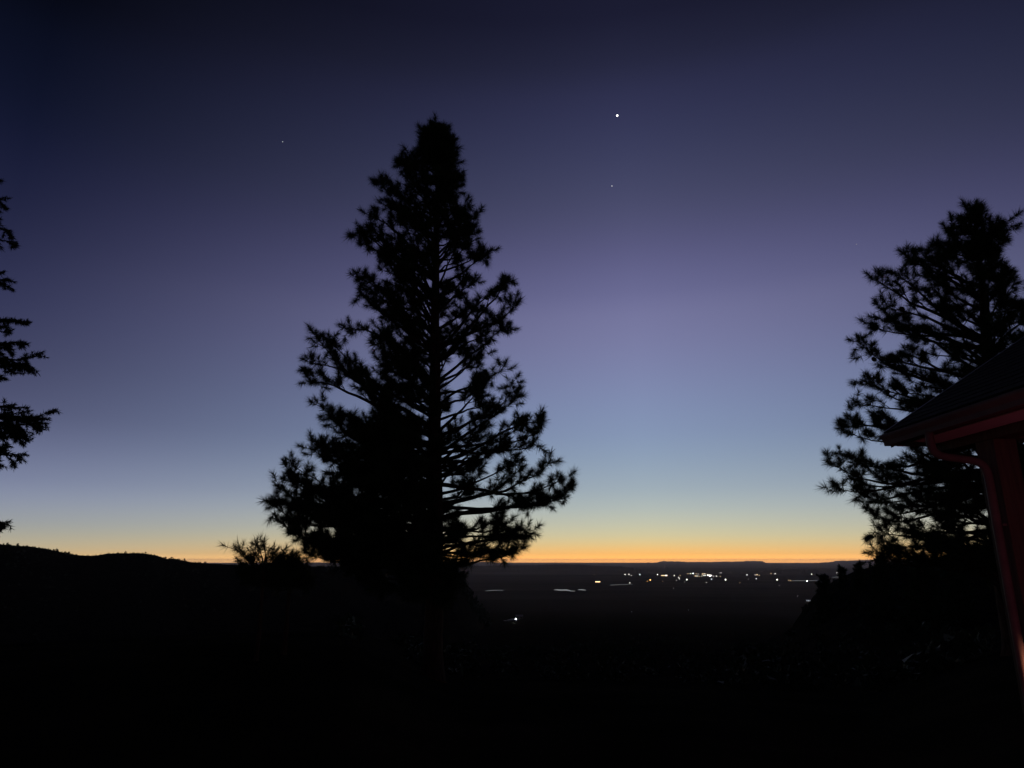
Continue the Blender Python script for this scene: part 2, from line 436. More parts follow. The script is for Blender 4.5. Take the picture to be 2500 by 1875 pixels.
        for _ in range(cones):
            f = rg.uniform(0.7, 1.0); p = path[min(int(f * (n - 1)), n - 1)] + rg.normal(size=3) * 0.06 + np.array([0, 0, 0.03])
            c = obj('pine_cone', ME_cone, s.root, loc=p - s.base); c.rotation_euler = (rg.uniform(-1, 1), rg.uniform(-1, 1), 0)
            c.scale = [rg.uniform(0.9, 1.4)] * 3
        return br
    def twig(s, b, p, d, l, r, lev, droop):
        rg = s.rg
        bend = UP * (0.35 if not droop else -0.3)
        mid = p + d * l * 0.55; d2 = unit(d + bend * rg.uniform(0.2, 1.0) + rg.normal(size=3) * 0.12); e = mid + d2 * l * 0.45
        b.tube(np.array([p, mid, e]) - s.base, [r, r * 0.75, 0.004], 4 if lev == 0 else 3, False)
        s.tuft(e, d2, rg.uniform(0.85, 1.1))
        if s.ext:                                            # fir sprays: foliage all along the twig
            for f in np.arange(0.15, 0.98, s.ext / max(l, 0.05)):
                s.tuft(p + (e - p) * f, d2 + rg.normal(size=3) * 0.5, rg.uniform(0.8, 1.1))
        elif l > 0.3: s.tuft(mid + (e - mid) * 0.45, d2, 0.9)
        if lev < 1 and l > 0.32 or (s.ext and lev < 2 and l > 0.2):
            for _ in range(2 + int(l > 0.6) + (2 if s.ext else 0)):
                f = rg.uniform(0.35, 0.95); q = p + (e - p) * f
                s.twig(b, q, unit(d + rg.normal(size=3) * 0.6 + bend * 0.8), l * rg.uniform(0.3, 0.5), r * 0.6, lev + 1, droop)
    def finish(s):
        tp, td, tl = np.array(s.tp), np.array(s.td), np.array(s.tl)
        V = needles(tp - s.base, td, s.nn, tl, s.width, s.rg, back=min(0.12, s.needle * 0.6))
        obj('crown', tri_mesh('crown', V, s.nm), s.root)
        return len(V)

k2 = 2500 / 2212.0
def prof(L):
    L = np.array(L, float); return lambda y: float(np.interp(y, L[:, 0], L[:, 1]))

def fill(tr, left, right, ytop, ybot, count, shrink, rise_fn, dens_fn, mid_x, rmin=0.7, curl=0.25, w_scale=1.0, side_bias=0.5, open_right=False, bare=None):
    rg = tr.rg
    for i in range(count):
        y = ytop + (ybot - ytop) * ((i + rg.random()) / count)
        ph = i * 2.399 + rg.uniform(-0.3, 0.3)
        c, sn = math.cos(ph), math.sin(ph)
        q = rg.uniform(rmin, 1.0)
        if open_right and c > -0.15 and (sn < 0.25 or c > 0.75) and rg.random() < 0.7: continue
        xl, xr, xm = left(y) + shrink, right(y) - shrink, mid_x(y)
        x = xm + (max(xr - xm, 4) if c > 0 else -max(xm - xl, 4)) * abs(c) * q
        hw = 0.5 * (xr - xl) * k2 / F * tr.D
        w = sn * q * max(hw, 0.2) * w_scale
        tip = tr.P(x * k2, y * k2, w)
        f = (y - ytop) / (ybot - ytop)
        tr.limb(tip, rise_fn(f), curl, dens=dens_fn(f, c), bare=(0.18 + 0.12 * f) if bare is None else (bare if c > -0.2 else 0.25), lump=None if c < -0.2 else 9)

# --- the tall pine in the middle
t1 = Tree('pine_tree', 'tall conical pine standing in the middle, largest tree in the picture', 'tree', 19.0,
          [(940 * k2, 1225 * k2), (939 * k2, 900 * k2), (941 * k2, 600 * k2), (944 * k2, 420 * k2), (940 * k2, 292 * k2)], seed=5, base_r=0.27)
L1 = prof([(250, 925), (270, 902), (300, 888), (330, 876), (345, 846), (385, 806), (410, 800), (440, 786), (485, 764), (525, 768), (570, 756), (600, 750), (635, 752), (665, 772),
           (690, 770), (700, 745), (720, 735), (745, 768), (775, 765), (805, 735), (830, 718), (870, 706), (900, 714), (930, 702), (955, 680), (985, 640), (1010, 618), (1040, 600), (1090, 588), (1130, 608), (1160, 640), (1215, 655)])
R1 = prof([(250, 955), (280, 985), (340, 1003), (390, 1014), (430, 1014), (445, 1002), (455, 1045), (500, 1052), (530, 1070), (560, 1075), (590, 1105), (620, 1120), (655, 1125), (672, 1100),
           (700, 1105), (740, 1095), (780, 1102), (830, 1118), (870, 1132), (895, 1160), (930, 1175), (980, 1170), (1010, 1190), (1050, 1220), (1085, 1190), (1110, 1130), (1140, 1145), (1170, 1140), (1200, 1110), (1215, 1060)])
mx1 = lambda y: 941.0
fill(t1, L1, R1, 284, 340, 26, 18, lambda f: 1.7 - 0.4 * f, lambda f, c: 1.0, mx1, 0.5, 0.1)
fill(t1, L1, R1, 330, 470, 40, 24, lambda f: 1.15 - 0.25 * f, lambda f, c: 0.9, mx1, 0.72, 0.15, bare=0.4)
fill(t1, L1, R1, 470, 700, 62, 24, lambda f: 0.9 - 0.2 * f, lambda f, c: 1.1 if c < 0 else 0.7, mx1, 0.66, 0.2, open_right=True, bare=0.5)
fill(t1, L1, R1, 700, 960, 76, 22, lambda f: 0.7 - 0.35 * f, lambda f, c: 1.2 if c < 0 else 0.7, mx1, 0.6, 0.25, open_right=True, bare=0.5)
fill(t1, L1, R1, 960, 1205, 84, 20, lambda f: 0.35 - 0.25 * f, lambda f, c: 1.25 if c < 0 else 0.75, mx1, 0.45, 0.35, open_right=True, bare=0.45)
fill(t1, prof([(1205, 760), (1300, 800)]), prof([(1205, 1020), (1300, 985)]), 1215, 1300, 14, 10, lambda f: 0.0, lambda f, c: 0.9, mx1, 0.5, 0.3)
for j in range(34):                                          # the dense dark mass low on the left
    y = t1.rg.uniform(900, 1190); x = t1.rg.uniform(L1(y) + 24, 850)
    t1.limb(t1.P(x * k2, y * k2, t1.rg.uniform(-1.6, 1.6)), float(t1.rg.uniform(0.05, 0.4)), 0.3, dens=1.1, bare=0.3, lump=8)
hero1 = [(940, 278, 4.0), (930, 284, 3.0), (950, 284, 3.0), (672, 730, 0.85), (668, 785, 0.6), (664, 822, 0.5), (700, 738, 0.9), (742, 712, 0.7), (690, 880, 0.5), (715, 905, 0.5), (768, 500, 0.8), (765, 525, 0.7), (760, 600, 0.8), (762, 625, 0.7),
         (812, 398, 1.0), (855, 352, 1.2), (908, 292, 1.8), (962, 296, 1.8), (1005, 380, 1.2), (1040, 468, 1.0), (1045, 500, 0.9), (1066, 545, 0.9), (1112, 605, 0.95), (1102, 620, 0.9), (1124, 655, 0.75), (1100, 710, 0.65), (1096, 690, 0.6),
         (1090, 800, 0.6), (1112, 830, 0.6), (1120, 862, 0.5), (1176, 912, 0.45), (1168, 935, 0.4), (1160, 960, 0.35), (1192, 1000, 0.3), (1222, 1034, 0.25), (1240, 1052, 0.22), (1205, 1075, 0.12), (1188, 1088, 0.1),
         (1148, 1150, 0.12), (1120, 1160, 0.08), (1135, 1185, 0.05), (1095, 1198, 0.02), (1060, 1190, 0.04),
         (614, 1018, 0.3), (628, 1008, 0.32), (600, 1055, 0.25), (595, 1085, 0.2), (595, 1100, 0.15), (605, 1130, 0.12), (640, 1150, 0.1), (665, 970, 0.35), (690, 965, 0.4), (650, 1190, 0.05), (690, 1195, 0.03), (735, 1200, 0.03), (660, 1080, 0.2), (640, 1040, 0.25), (700, 1120, 0.1)]
for i, (x, y, ri) in enumerate(hero1):
    x += (13 if y < 760 else 7) * (1 if x < 935 else -1 if x > 948 else 0)
    t1.limb(t1.P(x * k2, y * k2, t1.rg.uniform(-0.5, 0.5)), ri, 0.3, dens=0.85, bare=0.42, lump=9, cones=(i % 2 if x > 1080 else 0) + (1 if x in (1176, 1222, 672) else 0))
print('crown 1', t1.finish())

# --- the pine on the right, behind the porch roof
t2 = Tree('pine_tree', 'broad dark pine on the right, partly hidden behind the porch roof', 'tree', 21.0,
          [(2165 * k2, 1215 * k2), (2145 * k2, 900 * k2), (2124 * k2, 650 * k2), (2104 * k2, 462 * k2)], seed=12, base_r=0.3)
L2 = prof([(425, 2080), (455, 2074), (480, 2060), (500, 2030), (530, 2000), (550, 1985), (575, 1950), (600, 1925), (650, 1908), (690, 1905), (720, 1885), (760, 1880), (790, 1900), (815, 1860), (860, 1835),
           (900, 1822), (930, 1816), (960, 1822), (990, 1815), (1030, 1830), (1060, 1850), (1100, 1868), (1130, 1882), (1215, 1888)])
R2 = prof([(425, 2122), (455, 2126), (500, 2135), (535, 2150), (560, 2185), (600, 2250), (700, 2310), (900, 2400), (1000, 2440), (1215, 2450)])
mx2 = lambda y: float(np.interp(y, [440, 650, 900, 1215], [2104, 2124, 2145, 2165]))
fill(t2, L2, R2, 480, 530, 5, 12, lambda f: 1.2, lambda f, c: 0.8, mx2, 0.6, 0.1)
fill(t2, L2, R2, 520, 760, 44, 14, lambda f: 0.75 - 0.2 * f, lambda f, c: 0.75, mx2, 0.5, 0.25, bare=0.45)
fill(t2, L2, R2, 760, 1000, 48, 14, lambda f: float(t2.rg.uniform(0.1, 0.75)), lambda f, c: 0.7, mx2, 0.5, 0.3, 0.8, bare=0.45)
fill(t2, L2, R2, 1000, 1212, 64, 14, lambda f: float(t2.rg.uniform(-0.15, 0.55)), lambda f, c: 0.9, mx2, 0.45, 0.3, 0.8, bare=0.4)
hero2 = [(2100, 458, 2.5), (2092, 472, 1.6), (2112, 468, 1.6), (2164, 484, 1.2), (2172, 500, 1.1), (2152, 494, 1.2), (2170, 520, 1.0), (2046, 498, 1.1), (2062, 490, 1.1), (2012, 540, 0.9), (2000, 555, 0.8), (1968, 568, 0.8), (1962, 555, 0.8),
         (1895, 605, 0.7), (1930, 590, 0.75), (1900, 665, 0.55), (1915, 690, 0.5), (1884, 708, 0.5), (1855, 738, 0.5), (1878, 762, 0.4), (1862, 830, 0.4), (1880, 825, 0.42), (1850, 868, 0.35), (1835, 900, 0.3), (1832, 935, 0.25), (1826, 922, 0.25), (1792, 996, 0.2), (1822, 985, 0.22), (1842, 1000, 0.2),
         (1800, 1052, -0.02), (1835, 1030, 0.05), (1865, 1065, 0.1), (1875, 1085, 0.05), (1885, 1110, 0.05), (1890, 1150, 0.0), (1893, 1190, 0.0), (1905, 1205, -0.02), (1960, 1200, 0.0), (2020, 1205, 0.0), (2080, 1200, 0.0)]
for i, (x, y, ri) in enumerate(hero2):
    t2.limb(t2.P(x * k2, y * k2, t2.rg.uniform(-0.6, 0.6)), ri, 0.3, dens=0.75, bare=0.42, lump=8, cones=1 if i % 3 == 0 else 0)
print('crown 2', t2.finish())

# --- the fir at the left edge, only its branch ends reach into the picture
t3 = Tree('fir_tree', 'dark fir at the left edge with only its branch ends in view', 'tree', 15.0,
          [(-190 * k2, 1215 * k2), (-178 * k2, 700 * k2), (-165 * k2, 150 * k2)], seed=21, base_r=0.25, needle=0.085, nn=16, width=0.013, needle_mat=M_fir, spacing=0.1, ext=0.07, twig_len=1.0)
hero3 = [(8, 392, 0.1), (16, 432, 0.1), (32, 498, 0.1), (34, 522, 0.05), (12, 590, 0.05), (16, 612, 0.0), (20, 690, 0.1), (56, 700, 0.12), (30, 720, 0.05), (96, 768, 0.02), (70, 785, -0.05), (30, 745, 0.0), (62, 740, 0.05), (15, 812, -0.1),
         (122, 888, 0.12), (98, 905, 0.08), (66, 880, 0.12), (110, 915, 0.02), (25, 895, 0.1), (68, 940, -0.1), (60, 980, -0.3), (25, 945, -0.05), (14, 968, -0.1), (28, 1126, 0.02), (12, 1132, -0.05)]
for x, y, ri in hero3:
    t3.limb(t3.P((x - 8) * k2, y * k2, t3.rg.uniform(-0.3, 0.3)), ri, 0.1, bare=0.5, dens=1.0, droop=True)
for i in range(46):
    y = 160 + 1020 * (i + t3.rg.random()) / 46; ph = i * 2.399; rad = 30 + 130 * min(1, (y - 150) / 500)
    x = -180 + rad * math.cos(ph); wv = rad * math.sin(ph) * k2 / F * 15
    t3.limb(t3.P(min(x, -25) * k2, y * k2, wv), 0.1, 0.1, bare=0.35, dens=0.6, droop=True)
print('crown 3', t3.finish())

# --- young pines on the slope left of the tall one
t4 = Tree('pine_sapling', 'young pine with bristling upright shoots low on the left of the tall pine', 'tree', 15.0,
          [(570 * k2, 1260 * k2), (572 * k2, 1215 * k2), (575 * k2, 1200 * k2)], seed=33, base_r=0.05, nn=34, width=0.009, needle=0.17, spacing=0.16)
for x, y, ri in [(510, 1186, 0.8), (522, 1192, 0.7), (556, 1180, 1.2), (566, 1178, 1.4), (548, 1194, 1.0), (592, 1194, 0.9), (538, 1207, 0.6), (518, 1213, 0.5), (602, 1208, 0.5), (577, 1206, 0.8),
                 (540, 1225, 0.4), (600, 1228, 0.4), (560, 1235, 0.3), (585, 1242, 0.3), (525, 1238, 0.3), (610, 1250, 0.2), (540, 1255, 0.2), (570, 1262, 0.2)]:
    t4.limb(t4.P(x * k2, y * k2, t4.rg.uniform(-0.25, 0.25)), ri, 0.3, bare=0.45, dens=0.4, lump=3)
t4.finish()
t5 = Tree('pine_sapling', 'small dense pine tucked between the young pine and the tall pine', 'tree', 16.0,
          [(625 * k2, 1262 * k2), (622 * k2, 1215 * k2), (620 * k2, 1197 * k2)], seed=35, base_r=0.06, nn=38, width=0.01, needle=0.15, spacing=0.14)
for i in range(40):
    ph = i * 2.4; q = 0.3 + 1.0 * (i / 30)
    t5.limb(t5.P((622 + 34 * math.cos(ph) * q) * k2, (1196 + 42 * q) * k2, math.sin(ph) * 0.5 * q), 0.8 - 0.5 * q, 0.3, bare=0.2, dens=0.8)
t5.finish()

# --- small conifers on the knoll at the right, in front of the valley
knoll = [(2010, 1400, 64, 84, 'round topped dark conifer standing alone before the town lights'),
         (2056, 1381, 74, 60, 'slender pointed conifer right of the round topped one'),
         (2096, 1372, 70, 70, 'ragged conifer between the pointed one and the right pine'),
         (2150, 1352, 58, 100, 'bushy conifer below the left edge of the right pine'),
         (2250, 1350, 52, 130, 'wide dark conifer under the right pine'),
         (2340, 1346, 55, 130, 'dark conifer below the porch downspout')]
for i, (x, y, d, wpx, lab) in enumerate(knoll):
    t = Tree('conifer', lab, 'tree', float(d), [(x, y + 190), (x, y + 4)], seed=50 + i, base_r=0.14, nn=16, width=0.05, needle=0.3, spacing=0.5, group='conifers on the right knoll')
    for j in range(44):
        f = (j + 0.5) / 44; ph = j * 2.4
        q = (f ** 0.6 if i in (0, 3, 4) else f ** 0.95) * t.rg.uniform(0.6, 1.0)
        px = x + wpx * 0.5 * math.cos(ph) * q; w = wpx * 0.5 * math.sin(ph) * q / F * d
        t.limb(t.P(px, y + 6 + 175 * f, w), 0.5 - 0.4 * f, 0.2, bare=0.1, dens=0.9)
    t.finish()

# --- woodland far off on the left hill: one mass
V = []
rg = np.random.default_rng(90)
for i in range(2600):
    a = math.radians(rg.uniform(-44, -1.8)); r = 520 * (1 - abs(rg.normal()) * 0.16) if i > 500 else rg.uniform(505, 530)
    x, y = r * math.sin(a), r * math.cos(a); z = float(ground_z(x, y)) - 0.3
    if rg.random() < 0.35 + 0.65 * float(noise1(np.array([a * 60]), 6)[0]): continue
    if a > math.radians(-9): r = rg.uniform(440, 560); x, y = r * math.sin(a), r * math.cos(a); z = float(ground_z(x, y)) - 0.3
    if z < -H + 8: continue
    hgt = rg.uniform(1.5, 8.0) if a > math.radians(-7) else rg.uniform(0.3, 0.8) if rg.random() < 0.92 else rg.uniform(0.8, 1.8); w = hgt * rg.uniform(0.3, 0.7)
    for _ in range(26):
        f = rg.random() ** 0.8; q = w * (1 - f) * 0.9 + 0.15
        th = rg.uniform(0, 6.28); c = np.array([x + q * math.cos(th), y + q * math.sin(th), z + hgt * f])
        V.append([c + rg.normal(size=3) * 0.28 * hgt ** 0.5 for _ in range(3)])
    for th in (0, 1.05, 2.1):
        o = np.array([math.cos(th), math.sin(th), 0]) * w * 0.35
        V.append([np.array([x, y, z]) - o, np.array([x, y, z]) + o, np.array([x, y, z + hgt])])
obj('hillside_woodland', tri_mesh('hillside_woodland', np.array(V), M_fir), kind='stuff',
    label='distant low trees along the crest of the left hill', category='woodland')

# --- brush on the near slopes: one mass
rg = np.random.default_rng(91); V = []
for i in range(2600):
    a = math.radians(rg.uniform(-14, 36)); r = math.exp(rg.uniform(math.log(22), math.log(330)))
    x, y = r * math.sin(a), r * math.cos(a); z = float(ground_z(x, y)) - 0.1
    if (r > 120 and -3 < math.degrees(a) < 4) or z < -H + 25 or noise1(np.array([a * 40 + r * 0.02]), 16)[0] < -0.15: continue
    hgt = rg.uniform(0.2, 0.7) * (1 + min(r, 200) / 170) * (0.6 if -3 < math.degrees(a) < 17 else 1.0); w = hgt * rg.uniform(0.5, 1.0)
    m = 34
    ph = rg.uniform(0, 2 * math.pi, m); q = w * np.sqrt(rg.random(m)); f = rg.random(m) ** 0.7
    c = np.stack([x + q * np.cos(ph) * (1 - 0.5 * f), y + q * np.sin(ph) * (1 - 0.5 * f), z + hgt * f], 1)
    V.append(c[:, None, :] + rg.normal(size=(m, 3, 3)) * 0.16 * hgt)
obj('hillside_brush', tri_mesh('hillside_brush', np.concatenate(V), M_fir), kind='stuff', label='low dark brush covering the near slopes', category='brush')

# ------------------------------------------------------------------ porch on the right
SL = 0.629; TH = math.atan(SL)
EX, EZ, YF, YN = 4.03, 1.325, 7.12, 0.6           # eave edge, height, far and near rake
RIDGE = 8.2; ZR = EZ + SL * (RIDGE - EX)
porch = thing('porch', (4.505, 6.195, -2.1), 'porch corner at the right edge with shingled roof, gutter and red lit trim', 'porch')
PB = Vector((4.505, 6.195, -2.1))
def part(name, b, m, parent=porch, smooth=False, **kw):
    me = b.me(name, m, smooth)
    off = PB
    for v in me.vertices: v.co -= off
    return obj(name, me, parent, **kw)
b = MB()
T_ = 0.03
b.prism([(EX, EZ - T_), (EX, EZ), (RIDGE, ZR), (2 * RIDGE - EX, EZ), (2 * RIDGE - EX, EZ - T_), (RIDGE, ZR - T_ * 1.2)], YN, YF)
roof = part('roof', b, M_shingle[0])
# shingles: course by course, each tab on its own where the photograph shows it
cs, sn_ = math.cos(TH), math.sin(TH)
EXPO, TABW = 0.142, 0.30
sh_me = []
for q in range(3):
    b = MB(); w, l = TABW - 0.008, EXPO + 0.03
    # local: x up the slope, y along the eave, z out of the roof; the butt edge stands proud
    b.add([(0, 0, 0.001), (l, 0, 0.0005), (l, w, 0.0005), (0, w, 0.001), (0, 0, 0.0125), (l, 0, 0.0035), (l, w, 0.0035), (0, w, 0.0125)],
          [(0, 3, 2, 1), (4, 5, 6, 7), (0, 1, 5, 4), (1, 2, 6, 5), (2, 3, 7, 6), (3, 0, 4, 7)])
    sh_me.append(b.me('shingle', M_shingle[q]))
rest = MB()
rg = np.random.default_rng(4)
ncourse = int((RIDGE - EX) / cs / EXPO)
from mathutils import Matrix
for c in range(ncourse):
    y = YF - 0.005 + (0.15 if c % 2 else 0)
    while y > YN:
        y0 = y - TABW; y = y0
        ya, yb = max(y0, YN), min(y0 + TABW - 0.008, YF - 0.004)
        if yb - ya < 0.03: continue
        v = c * EXPO + rg.uniform(-0.004, 0.004)
        bx, bz = EX - 0.015 + v * cs, EZ - 0.015 * SL + v * sn_ + 0.001 + rg.uniform(0, 0.003)
        if yb > 4.9 and v < 2.35 and yb - ya > 0.25:
            o = obj('shingle', sh_me[int(rg.integers(3))], roof)
            o.matrix_local = Matrix.Translation(Vector((bx, ya, bz)) - PB) @ Matrix.Rotation(-TH, 4, 'Y')
        else:
            l = EXPO + 0.03
            pts = []
            for (dx, yy, dz) in ((0, ya, 0.001), (l, ya, 0.0005), (l, yb, 0.0005), (0, yb, 0.001), (0, ya, 0.0125), (l, ya, 0.0035), (l, yb, 0.0035), (0, yb, 0.0125)):
                pts.append((bx + dx * cs - dz * sn_, yy, bz + dx * sn_ + dz * cs))
            rest.add(pts, [(0, 3, 2, 1), (4, 5, 6, 7), (0, 1, 5, 4), (1, 2, 6, 5), (2, 3, 7, 6), (3, 0, 4, 7)])
o = part('shingle_field', rest, M_shingle[1], roof, kind='stuff'); o.location = (0, 0, 0)
# metal drip edge down the far rake
b = MB()
b.prism([(EX - 0.03, EZ - 0.06), (EX - 0.03, EZ + 0.004), (RIDGE, ZR + 0.022), (RIDGE, ZR - 0.04)], YF + 0.002, YF + 0.012)
b.prism([(EX - 0.02, EZ + 0.006), (EX - 0.02, EZ + 0.010), (RIDGE, ZR + 0.026), (RIDGE, ZR + 0.020)], YF - 0.02, YF + 0.012)
part('drip_edge', b, M_metal)
b = MB()
b.prism([(EX + 0.02, EZ - 0.17), (EX + 0.02, EZ - T_ - 0.004), (RIDGE, ZR - T_ * 1.3 - 0.004), (RIDGE, ZR - 0.2)], YF - 0.045, YF - 0.003)
part('barge_board', b, M_timber)
b = MB(); b.box((EX + 0.02, YN, 1.165), (EX + 0.05, YF - 0.05, EZ - 0.01)); part('fascia', b, M_timber)
# K-style gutter with an open top
b = MB()
go, gz0, gz1 = 3.935, 1.168, 1.285
outer = [(EX + 0.017, gz1), (EX + 0.017, gz0), (go + 0.035, gz0), (go + 0.03, gz0 + 0.045), (go + 0.004, gz0 + 0.085), (go, gz1 - 0.012), (go + 0.004, gz1)]
inner = [(go + 0.010, gz1), (go + 0.007, gz1 - 0.012), (go + 0.010, gz0 + 0.088), (go + 0.036, gz0 + 0.048), (go + 0.041, gz0 + 0.004), (EX + 0.013, gz0 + 0.004), (EX + 0.013, gz1)]
b.prism(outer + inner, YN, YF - 0.03)
b.prism(outer, YF - 0.03, YF - 0.026)
part('gutter', b, M_paint)
b = MB(); b.box((EX + 0.052, YN, 1.16), (4.395, YF - 0.06, 1.175)); part('soffit', b, M_soffit)
b = MB(); b.box((4.40, YN, 1.075), (4.61, YF - 0.14, 1.32)); part('beam', b, M_timber)
b = MB(); b.box((4.613, 6.09, 1.077), (2 * RIDGE - 4.4, 6.30, 1.318)); part('beam', b, M_timber)
def post(x, y):
    b = MB()
    b.box((x - 0.105, y - 0.125, -2.1), (x + 0.105, y + 0.125, 1.073))
    p = part('post', b, M_timber)
    mod = p.modifiers.new('edge', 'BEVEL'); mod.width = 0.008; mod.segments = 2
    b = MB(); b.box((x - 0.135, y - 0.15, -2.1), (x + 0.135, y + 0.15, -1.96)); b.V = b.V
    part('plinth', b, M_timber, p)
post(4.505, 6.195); post(4.505, 2.4); post(2 * RIDGE - 4.505, 6.195)
# corrugated-edge downspout: outlet, elbow, sloping run, elbow, long drop down the post
pth = [(3.985, 6.33, 1.18), (3.985, 6.33, 1.06), (3.99, 6.328, 1.0), (4.02, 6.31, 0.955), (4.08, 6.275, 0.93), (4.20, 6.21, 0.90), (4.28, 6.17, 0.88),
       (4.325, 6.148, 0.845), (4.342, 6.14, 0.79), (4.345, 6.14, 0.70), (4.345, 6.14, -0.2), (4.345, 6.14, -1.9), (4.32, 6.10, -2.0), (4.24, 5.98, -2.04)]
P_ = np.array(pth)
tt = np.concatenate([[0], np.cumsum(np.linalg.norm(np.diff(P_, axis=0), axis=1))])
ts = np.unique(np.concatenate([tt, np.linspace(0, tt[-1], 60)]))
Pd = np.stack([np.interp(ts, tt, P_[:, i]) for i in range(3)], 1)
for _ in range(3): Pd[1:-1] = 0.25 * Pd[:-2] + 0.5 * Pd[1:-1] + 0.25 * Pd[2:]
b = MB(); b.tube(Pd, 0.037, 12); ds = part('downspout', b, M_paint, smooth=True)
for z in (0.3, -1.5):
    b = MB(); b.tube([(4.345, 6.14, z - 0.012), (4.345, 6.14, z + 0.012)], 0.040, 12); b.box((4.36, 6.09, z - 0.011), (4.399, 6.19, z + 0.011)); part('strap', b, M_paint, ds)
b = MB(); b.box((4.42, 0.2, -2.22), (12.2, 6.6, -2.1)); part('deck', b, M_deck)

def lantern(loc, label, col, power, glass_strength, facing, shade=False):
    t = thing('lantern', loc, label, 'lantern')
    s_ = facing
    b = MB(); b.box((-0.05, -0.012, -0.09), (0.05, 0.0, 0.09)); b.box((-0.012, s_ * 0.09 if s_ < 0 else 0, 0.06), (0.012, 0 if s_ < 0 else s_ * 0.09, 0.085)); obj('bracket', b.me('bracket', M_iron), t)
    b = MB(); b.lathe([(0.125, 0.035), (0.13, 0.04), (0.05, 0.085), (0.01, 0.11)], 14) if shade else b.lathe([(0.06, 0.05), (0.065, 0.055), (0.02, 0.10), (0.008, 0.12)], 8); c = obj('cap', b.me('cap', M_iron), t, loc=(0, s_ * 0.14 if shade else s_ * 0.1, 0))
    b = MB(); b.lathe([(0.03, -0.085), (0.045, -0.06), (0.05, 0.0), (0.05, 0.045)], 12); g = obj('glass', b.me('glass', glow('lantern_glass', col, glass_strength)), t, loc=(0, s_ * 0.1, 0))
    L = bpy.data.lights.new('lantern_bulb', 'POINT'); L.color = col; L.energy = power; L.shadow_soft_size = 0.05
    lo = bpy.data.objects.new('lantern_bulb', L); COL.objects.link(lo); lo.parent = t; lo.location = (0, s_ * 0.14, -0.10) if shade else (0, s_ * 0.21, -0.02)
lantern((4.505, 6.068, -0.84), 'amber lantern fixed to the near face of the corner porch post', (1.0, 0.45, 0.28), 12.0, 2.0, -1, True)
t = thing('garden_lamp', (3.55, 2.2, float(ground_z(3.55, 2.2))), 'red garden lamp on a stake in the yard before the porch', 'lamp')
b = MB(); b.lathe([(0.02, -0.2), (0.018, 1.0), (0.03, 1.02)], 8); obj('stake', b.me('stake', M_iron), t)
b = MB(); b.lathe([(0.05, 1.02), (0.06, 1.05), (0.055, 1.16)], 12); obj('glass', b.me('glass', glow('red_glass', (1.0, 0.10, 0.14), 3.0)), t)
b = MB(); b.lathe([(0.075, 1.162), (0.07, 1.18), (0.01, 1.22)], 12); obj('cap', b.me('cap', M_iron), t)
L = bpy.data.lights.new('red_bulb', 'POINT'); L.color = (1.0, 0.20, 0.36); L.energy = 40.0; L.shadow_soft_size = 0.06
lo = bpy.data.objects.new('red_bulb', L); COL.objects.link(lo); lo.parent = t; lo.location = (0.05, 0.14, 1.12)

# ------------------------------------------------------------------ valley: lights, farms, ponds
lamp_mats = {'white': (1.0, 0.93, 0.82), 'warm': (1.0, 0.66, 0.34), 'orange': (1.0, 0.42, 0.12), 'cool': (0.88, 0.95, 1.0)}
gcache = {}
def gm(c, s):
    if (c, s) not in gcache: gcache[(c, s)] = glow('lamp_' + c, lamp_mats[c], s)
    return gcache[(c, s)]
b = MB(); b.lathe([(0.2, 0), (0.14, 1.0), (0.1, 8.0), (0.08, 9.0)], 6); ME_pole = b.me('pole', M_iron)
sph = {}
def lamp_mesh(c, s):
    if (c, s) not in sph:
        b = MB(); b.lathe([(0.25, -0.97), (0.7, -0.7), (0.97, -0.2), (0.97, 0.25), (0.7, 0.7), (0.25, 0.97)], 10)
        sph[(c, s)] = b.me('lamp_head', gm(c, s), True)
    return sph[(c, s)]
z5 = lambda x, y: (1600 + x / 4.022, 1330 + y / 4.022)
z4 = lambda x, y: (1150 + x / 4.424, 1330 + y / 4.424)
SZ = {'b': (0.38, 9.0), 'm': (0.25, 6.0), 's': (0.2, 3.6), 'd': (0.2, 1.0), 'X': (0.7, 10.0)}
